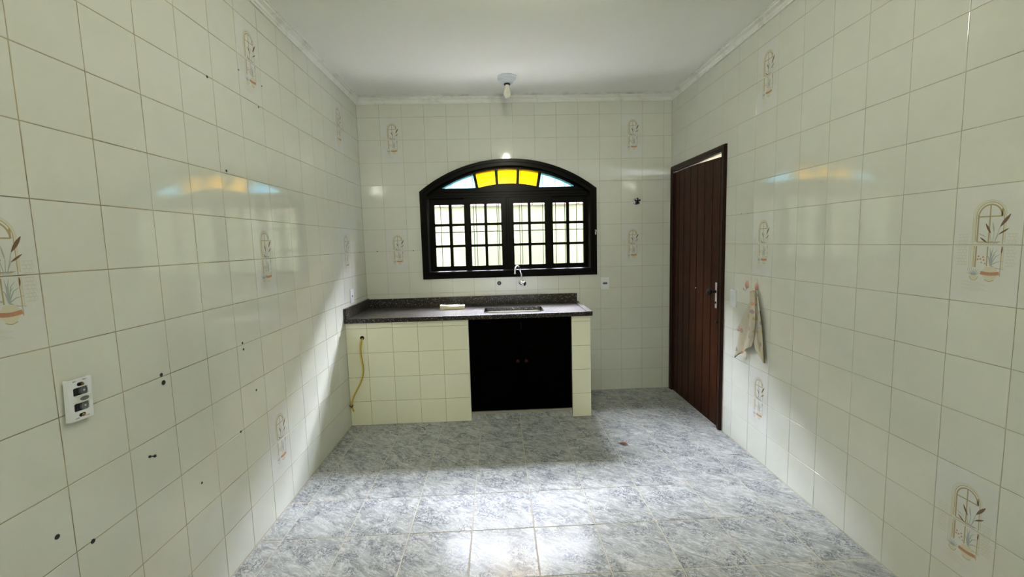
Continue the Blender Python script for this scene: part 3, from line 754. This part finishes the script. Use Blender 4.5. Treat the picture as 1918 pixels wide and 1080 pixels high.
for v_ in (.0225, -.0225):
    G().plate([rrect(.001, .022, v_-.0105, v_+.0105, .008, 5)], mo, .0100, .0165).obj('socket', M['grey_plastic'], so)
    G().plate([[(.012+.003*math.cos(2*PI*k/10), v_+.003*math.sin(2*PI*k/10)) for k in range(10)]], mo, .0166, .0172).obj('pin', M['steel'], so)
    G().plate([rrect(-.020, .0, v_-.0105, v_+.0105, .002, 3)], mo, .0101, .0125).obj('socket_well', M['black'], so)
mid_ = G().plate([rrect(-.017, .024, -.0095, .0095, .002, 3)], mo, .0180, .0235).obj('module', M['old_plastic'], so)
G().plate([[(.004+.013*math.cos(2*PI*k/20), .001+.006*math.sin(2*PI*k/20)) for k in range(20)]], mo, .0236, .0246).obj('button', M['grey_plastic'], so)
for v_, wob in ((.043, .004), (-.046, 0)):
    g = G().plate([rrect(-.009, .009, v_-.005, v_+.005, .0045, 5)], mo, .0181, .0190)
    g.obj('screw_washer', M['dark_metal'], so)
    g = G().lathe([(0, .0042), (.002, .0042), (.004, .002)], FO @ Vector((.001+wob, v_-.001, .019)), (FO.to_3x3() @ Vector((0, 0, 1))), 14); g.obj('screw', M['brass'], so, smooth=40)

# drilled holes and wall plugs
n_ = 0
def plug(F, u, v, r, root):
    G().lathe([(0, r), (.0007, r), (.0008, r*.9)], F @ Vector((u, v, .0002)), F.to_3x3() @ Vector((0, 0, 1)), 10).obj('drill_hole', M['black'], root)
for y, z, r in ((-1.931, 1.812, .0065), (-2.413, 1.008, .007), (-2.407, .977, .009), (-1.927, 1.008, .006), (-1.923, .976, .006),
                (-1.849, .749, .006), (-1.998, .601, .006), (-2.272, .512, .005), (-2.815, .681, .007), (-2.723, .599, .007),
                (-2.006, 2.197, .006), (-1.614, 2.192, .005), (-1.767, 2.32, .004), (-1.565, 2.316, .004), (-.131, 1.402, .005)):
    plug(FL, y, z, r, left)
plug(FB, .118, 1.403, .005, back); plug(FB, .447, 1.401, .005, back)
plug(FR, 1.148, 1.603, .003, right); plug(FR, 1.220, 1.601, .002, right)
sc = thing('wall_screw', 'small dark screw sticking out of the left wall tiles near the floor', 'screw', (0, -2.50, .744))
G().lathe([(.0002, .0045), (.004, .0045), (.004, .0022), (.018, .0022), (.018, .0055), (.021, .005), (.022, .002)], (0, -2.50, .744), (1, 0, .1), 12).obj('shank', M['dark_metal'], sc, smooth=40)

# hooks and towel on the right wall
def hook(s_, ztop_, label):
    r = thing('wall_hook', label, 'hook', (W, -s_, ztop_-.05), group='pink adhesive hooks beside the door')
    f = lambda a, b, d: (W-d, -(s_+a), b)
    G().plate([rrect(-.0035, .0035, ztop_-.040, ztop_, .003, 4)], f, .0006, .005).obj('stem', M['steel'], r)
    g = G(); L_ = []
    for z, hw, dp in ((ztop_-.028, .004, .006), (ztop_-.036, .010, .012), (ztop_-.050, .0135, .017), (ztop_-.064, .013, .017), (ztop_-.073, .008, .013), (ztop_-.078, .003, .008)):
        L_.append([(W-.0006-max(0, dp*math.sin(PI*k/8)), -(s_-hw*math.cos(PI*k/8)), z) for k in range(9)])
    vs = [p for l in L_ for p in l]; n = 9
    g.add(vs, [(i*n+k, i*n+k+1, (i+1)*n+k+1, (i+1)*n+k) for i in range(5) for k in range(8)]+[(i*n, (i+1)*n, (i+1)*n+8, i*n+8) for i in range(5)]+[tuple(range(9)), tuple(range(45, 54))])
    g.obj('body', M['pink'], r, smooth=50)
    G().tube(smooth_path([(W-.009, -s_, ztop_-.070), (W-.010, -s_, ztop_-.086), (W-.018, -s_, ztop_-.092), (W-.027, -s_, ztop_-.086), (W-.030, -s_, ztop_-.074)], 5), .0020, 8).obj('prong', M['chrome'], r, smooth=50)
hook(1.240, 1.187, 'empty pink adhesive hook with metal prong, nearer the door')
hook(1.342, 1.182, 'pink adhesive hook with the printed towel hanging from it')
# towel
g = G()
def flap(Le, Re, x0, folds, amp, ph, nz=26, nu=18, th=.0016, bulge=0):
    """Le/Re: edge polylines in (s, z); x0: mean distance from the wall"""
    def interp(E, t):
        k = t*(len(E)-1); i = min(int(k), len(E)-2); f = k-i
        return E[i][0]*(1-f)+E[i+1][0]*f, E[i][1]*(1-f)+E[i+1][1]*f
    F_, B_ = [], []
    for i in range(nz+1):
        t = i/nz; l = interp(Le, t); r_ = interp(Re, t)
        for k in range(nu+1):
            u = k/nu; s_ = l[0]*(1-u)+r_[0]*u; z = l[1]*(1-u)+r_[1]*u
            d = x0+amp*(.3+.7*t)*math.sin(folds*PI*u+ph+.8*t)+bulge*math.sin(PI*u)
            d = max(d, .007)
            F_.append((W-d-th, -s_, z)); B_.append((W-d+th, -s_, z))
    n = nu+1; o = len(F_)
    fs = [(i*n+k, i*n+k+1, (i+1)*n+k+1, (i+1)*n+k) for i in range(nz) for k in range(nu)]
    fs += [tuple(o+q for q in f)[::-1] for f in fs]
    rim = [i*n for i in range(nz+1)]+[nz*n+k for k in range(1, n)]+[i*n+nu for i in range(nz-1, -1, -1)]+[k for k in range(nu-1, 0, -1)]
    fs += [(rim[i], rim[(i+1) % len(rim)], o+rim[(i+1) % len(rim)], o+rim[i]) for i in range(len(rim))]
    g.add(F_+B_, fs)
flap([(1.285, .985), (1.262, .955), (1.21, .89), (1.153, .821)], [(1.312, .985), (1.30, .93), (1.262, .86), (1.218, .806)], .014, 1.2, .004, .4)
flap([(1.336, 1.108), (1.323, 1.044), (1.280, .981), (1.238, .907), (1.205, .78), (1.168, .628)], [(1.362, 1.106), (1.372, 1.04), (1.372, .95), (1.37, .86), (1.36, .79), (1.337, .741)], .026, 2.6, .011, .5)
flap([(1.348, 1.110), (1.352, 1.02), (1.352, .90), (1.348, .80), (1.375, .73), (1.455, .674)], [(1.372, 1.106), (1.402, .988), (1.428, .90), (1.442, .823), (1.452, .745), (1.464, .670)], .018, 2.2, .008, 1.9)
flap([(1.342, 1.104), (1.340, 1.03), (1.336, .97), (1.333, .90), (1.328, .84), (1.338, .80)], [(1.360, 1.104), (1.374, 1.03), (1.380, .97), (1.380, .90), (1.372, .84), (1.352, .80)], .034, 1, .0, 0, bulge=.018)
flap([(1.246, .70), (1.250, .66), (1.256, .642)], [(1.280, .71), (1.276, .67), (1.268, .642)], .018, 1, .003, 0, 8, 6)
tw = g.obj('hanging_towel', M['towel'], None, smooth=60, label='cream printed kitchen towel hanging in folds from the second pink hook', category='towel')
g = G()
for E_, d in (([(1.468, .668), (1.456, .745), (1.446, .823), (1.432, .90), (1.408, .985)], .020), ([(1.166, .622), (1.20, .650), (1.235, .672)], .034), ([(1.152, .819), (1.186, .811), (1.218, .803)], .016)):
    G().tube([(W-d, -a, b) for a, b in E_], .0028, 6).obj('hem', M['hem'], tw, smooth=50, label='dark hem edge')

# ------------------------------------------------------------------ ceiling lamps
def lamp(x, y, lit_, label):
    r = thing('ceiling_lamp', label, 'lamp', (x, y, H-.14), 'bare bulb ceiling lamps along the room')
    G().lathe([(.0005, .080), (.006, .082), (.012, .078), (.020, .074)], (x, y, H), (0, 0, -1), 8, PI/8).obj('rosette', M['rosette'], r)
    G().lathe([(.020, .062), (.024, .064), (.030, .058), (.033, .052), (.042, .050), (.048, .044), (.052, .034)], (x, y, H), (0, 0, -1), 24).obj('rosette_step', M['rosette'], r, smooth=30)
    G().lathe([(.052, .025), (.060, .025), (.064, .022)], (x, y, H), (0, 0, -1), 20).obj('lamp_holder', M['black'], r, smooth=30)
    G().lathe([(.062, .016), (.074, .017), (.088, .021), (.104, .027), (.120, .0305), (.136, .0305), (.148, .026), (.157, .017), (.161, .008), (.162, .001)], (x, y, H), (0, 0, -1), 28).obj('bulb', M[lit_ or 'bulb_glass'], r, smooth=60)
lamp(1.345, -.47, False, 'octagonal white ceiling rosette with unlit bulb near the arched window')
lamp(1.392, -2.19, 'lit', 'lit bulb on a ceiling rosette in the middle of the room')
lamp(1.392, -5.60, 'fill_lit', 'added fill bulb on an unseen ceiling rosette behind the camera')  # unseen lamp, added to brighten the counter front and lower back wall

# ------------------------------------------------------------------ litter on the floor
g = G(); n = 14; vs = []
for i in range(n+1):
    t = i/n; x = 2.060+.052*t; y = -1.085-.045*t; wv = .011*math.sin(PI*min(1, t*1.02+.02))**.8+.0006
    nx_, ny_ = .045/.0688, .052/.0688
    for e in (-1, -.4, .4, 1): vs.append((x+nx_*wv*e, y+ny_*wv*e, .002+.010*abs(e)*math.sin(PI*t)+.006*t*t))
fs = [(i*4+k, i*4+k+1, i*4+5+k, i*4+4+k) for i in range(n) for k in range(3)]
o = len(vs); vs += [(a, b, c+.0008) for a, b, c in vs]; fs += [tuple(q+o for q in f) for f in fs]
g.add(vs, fs); g.tube([(2.056, -1.080, .003), (2.070, -1.094, .003), (2.112, -1.130, .009)], .0008, 5)
g.obj('dry_leaf', M['leaf'], None, smooth=60, label='curled reddish-brown dry leaf on the grey marbled floor', category='leaf')
G().tube(smooth_path([(.585, -.690, .003), (.598, -.700, .006), (.608, -.715, .004), (.620, -.735, .003)], 4), .0028, 6).obj('twig', M['debris'], None, smooth=60, label='small dark twig on the floor before the tiled counter', category='twig')

# ------------------------------------------------------------------ yard outside
G().box(-6, 9, TH+.02, 9, -.35, -.15).obj('ground', M['ground'], kind='structure')
G().box(W+TH+.02, 9, -6, TH+.02, -.35, -.15).obj('yard_path', M['ground'], kind='structure')
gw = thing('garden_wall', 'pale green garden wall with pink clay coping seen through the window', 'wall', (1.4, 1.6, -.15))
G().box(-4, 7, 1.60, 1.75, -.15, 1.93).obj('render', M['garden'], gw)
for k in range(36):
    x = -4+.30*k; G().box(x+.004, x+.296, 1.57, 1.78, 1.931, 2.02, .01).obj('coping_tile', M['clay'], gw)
nb = thing('sky_blocker_house', 'added tall house wall beyond the garden wall, blocking the low sky', 'house', (1.4, 3.2, -.15))  # made-up house, hides the low sky so daylight reaches the floor steeply
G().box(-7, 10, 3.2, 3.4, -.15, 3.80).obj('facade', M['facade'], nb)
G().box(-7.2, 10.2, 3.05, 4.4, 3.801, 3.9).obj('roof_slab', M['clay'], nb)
ev = thing('added_eave', 'added short eave slab out of view above the window, narrowing the sky light', 'eave', (1.4, TH+.002, 2.95))  # made-up eave, trims the steepest sky light at the window
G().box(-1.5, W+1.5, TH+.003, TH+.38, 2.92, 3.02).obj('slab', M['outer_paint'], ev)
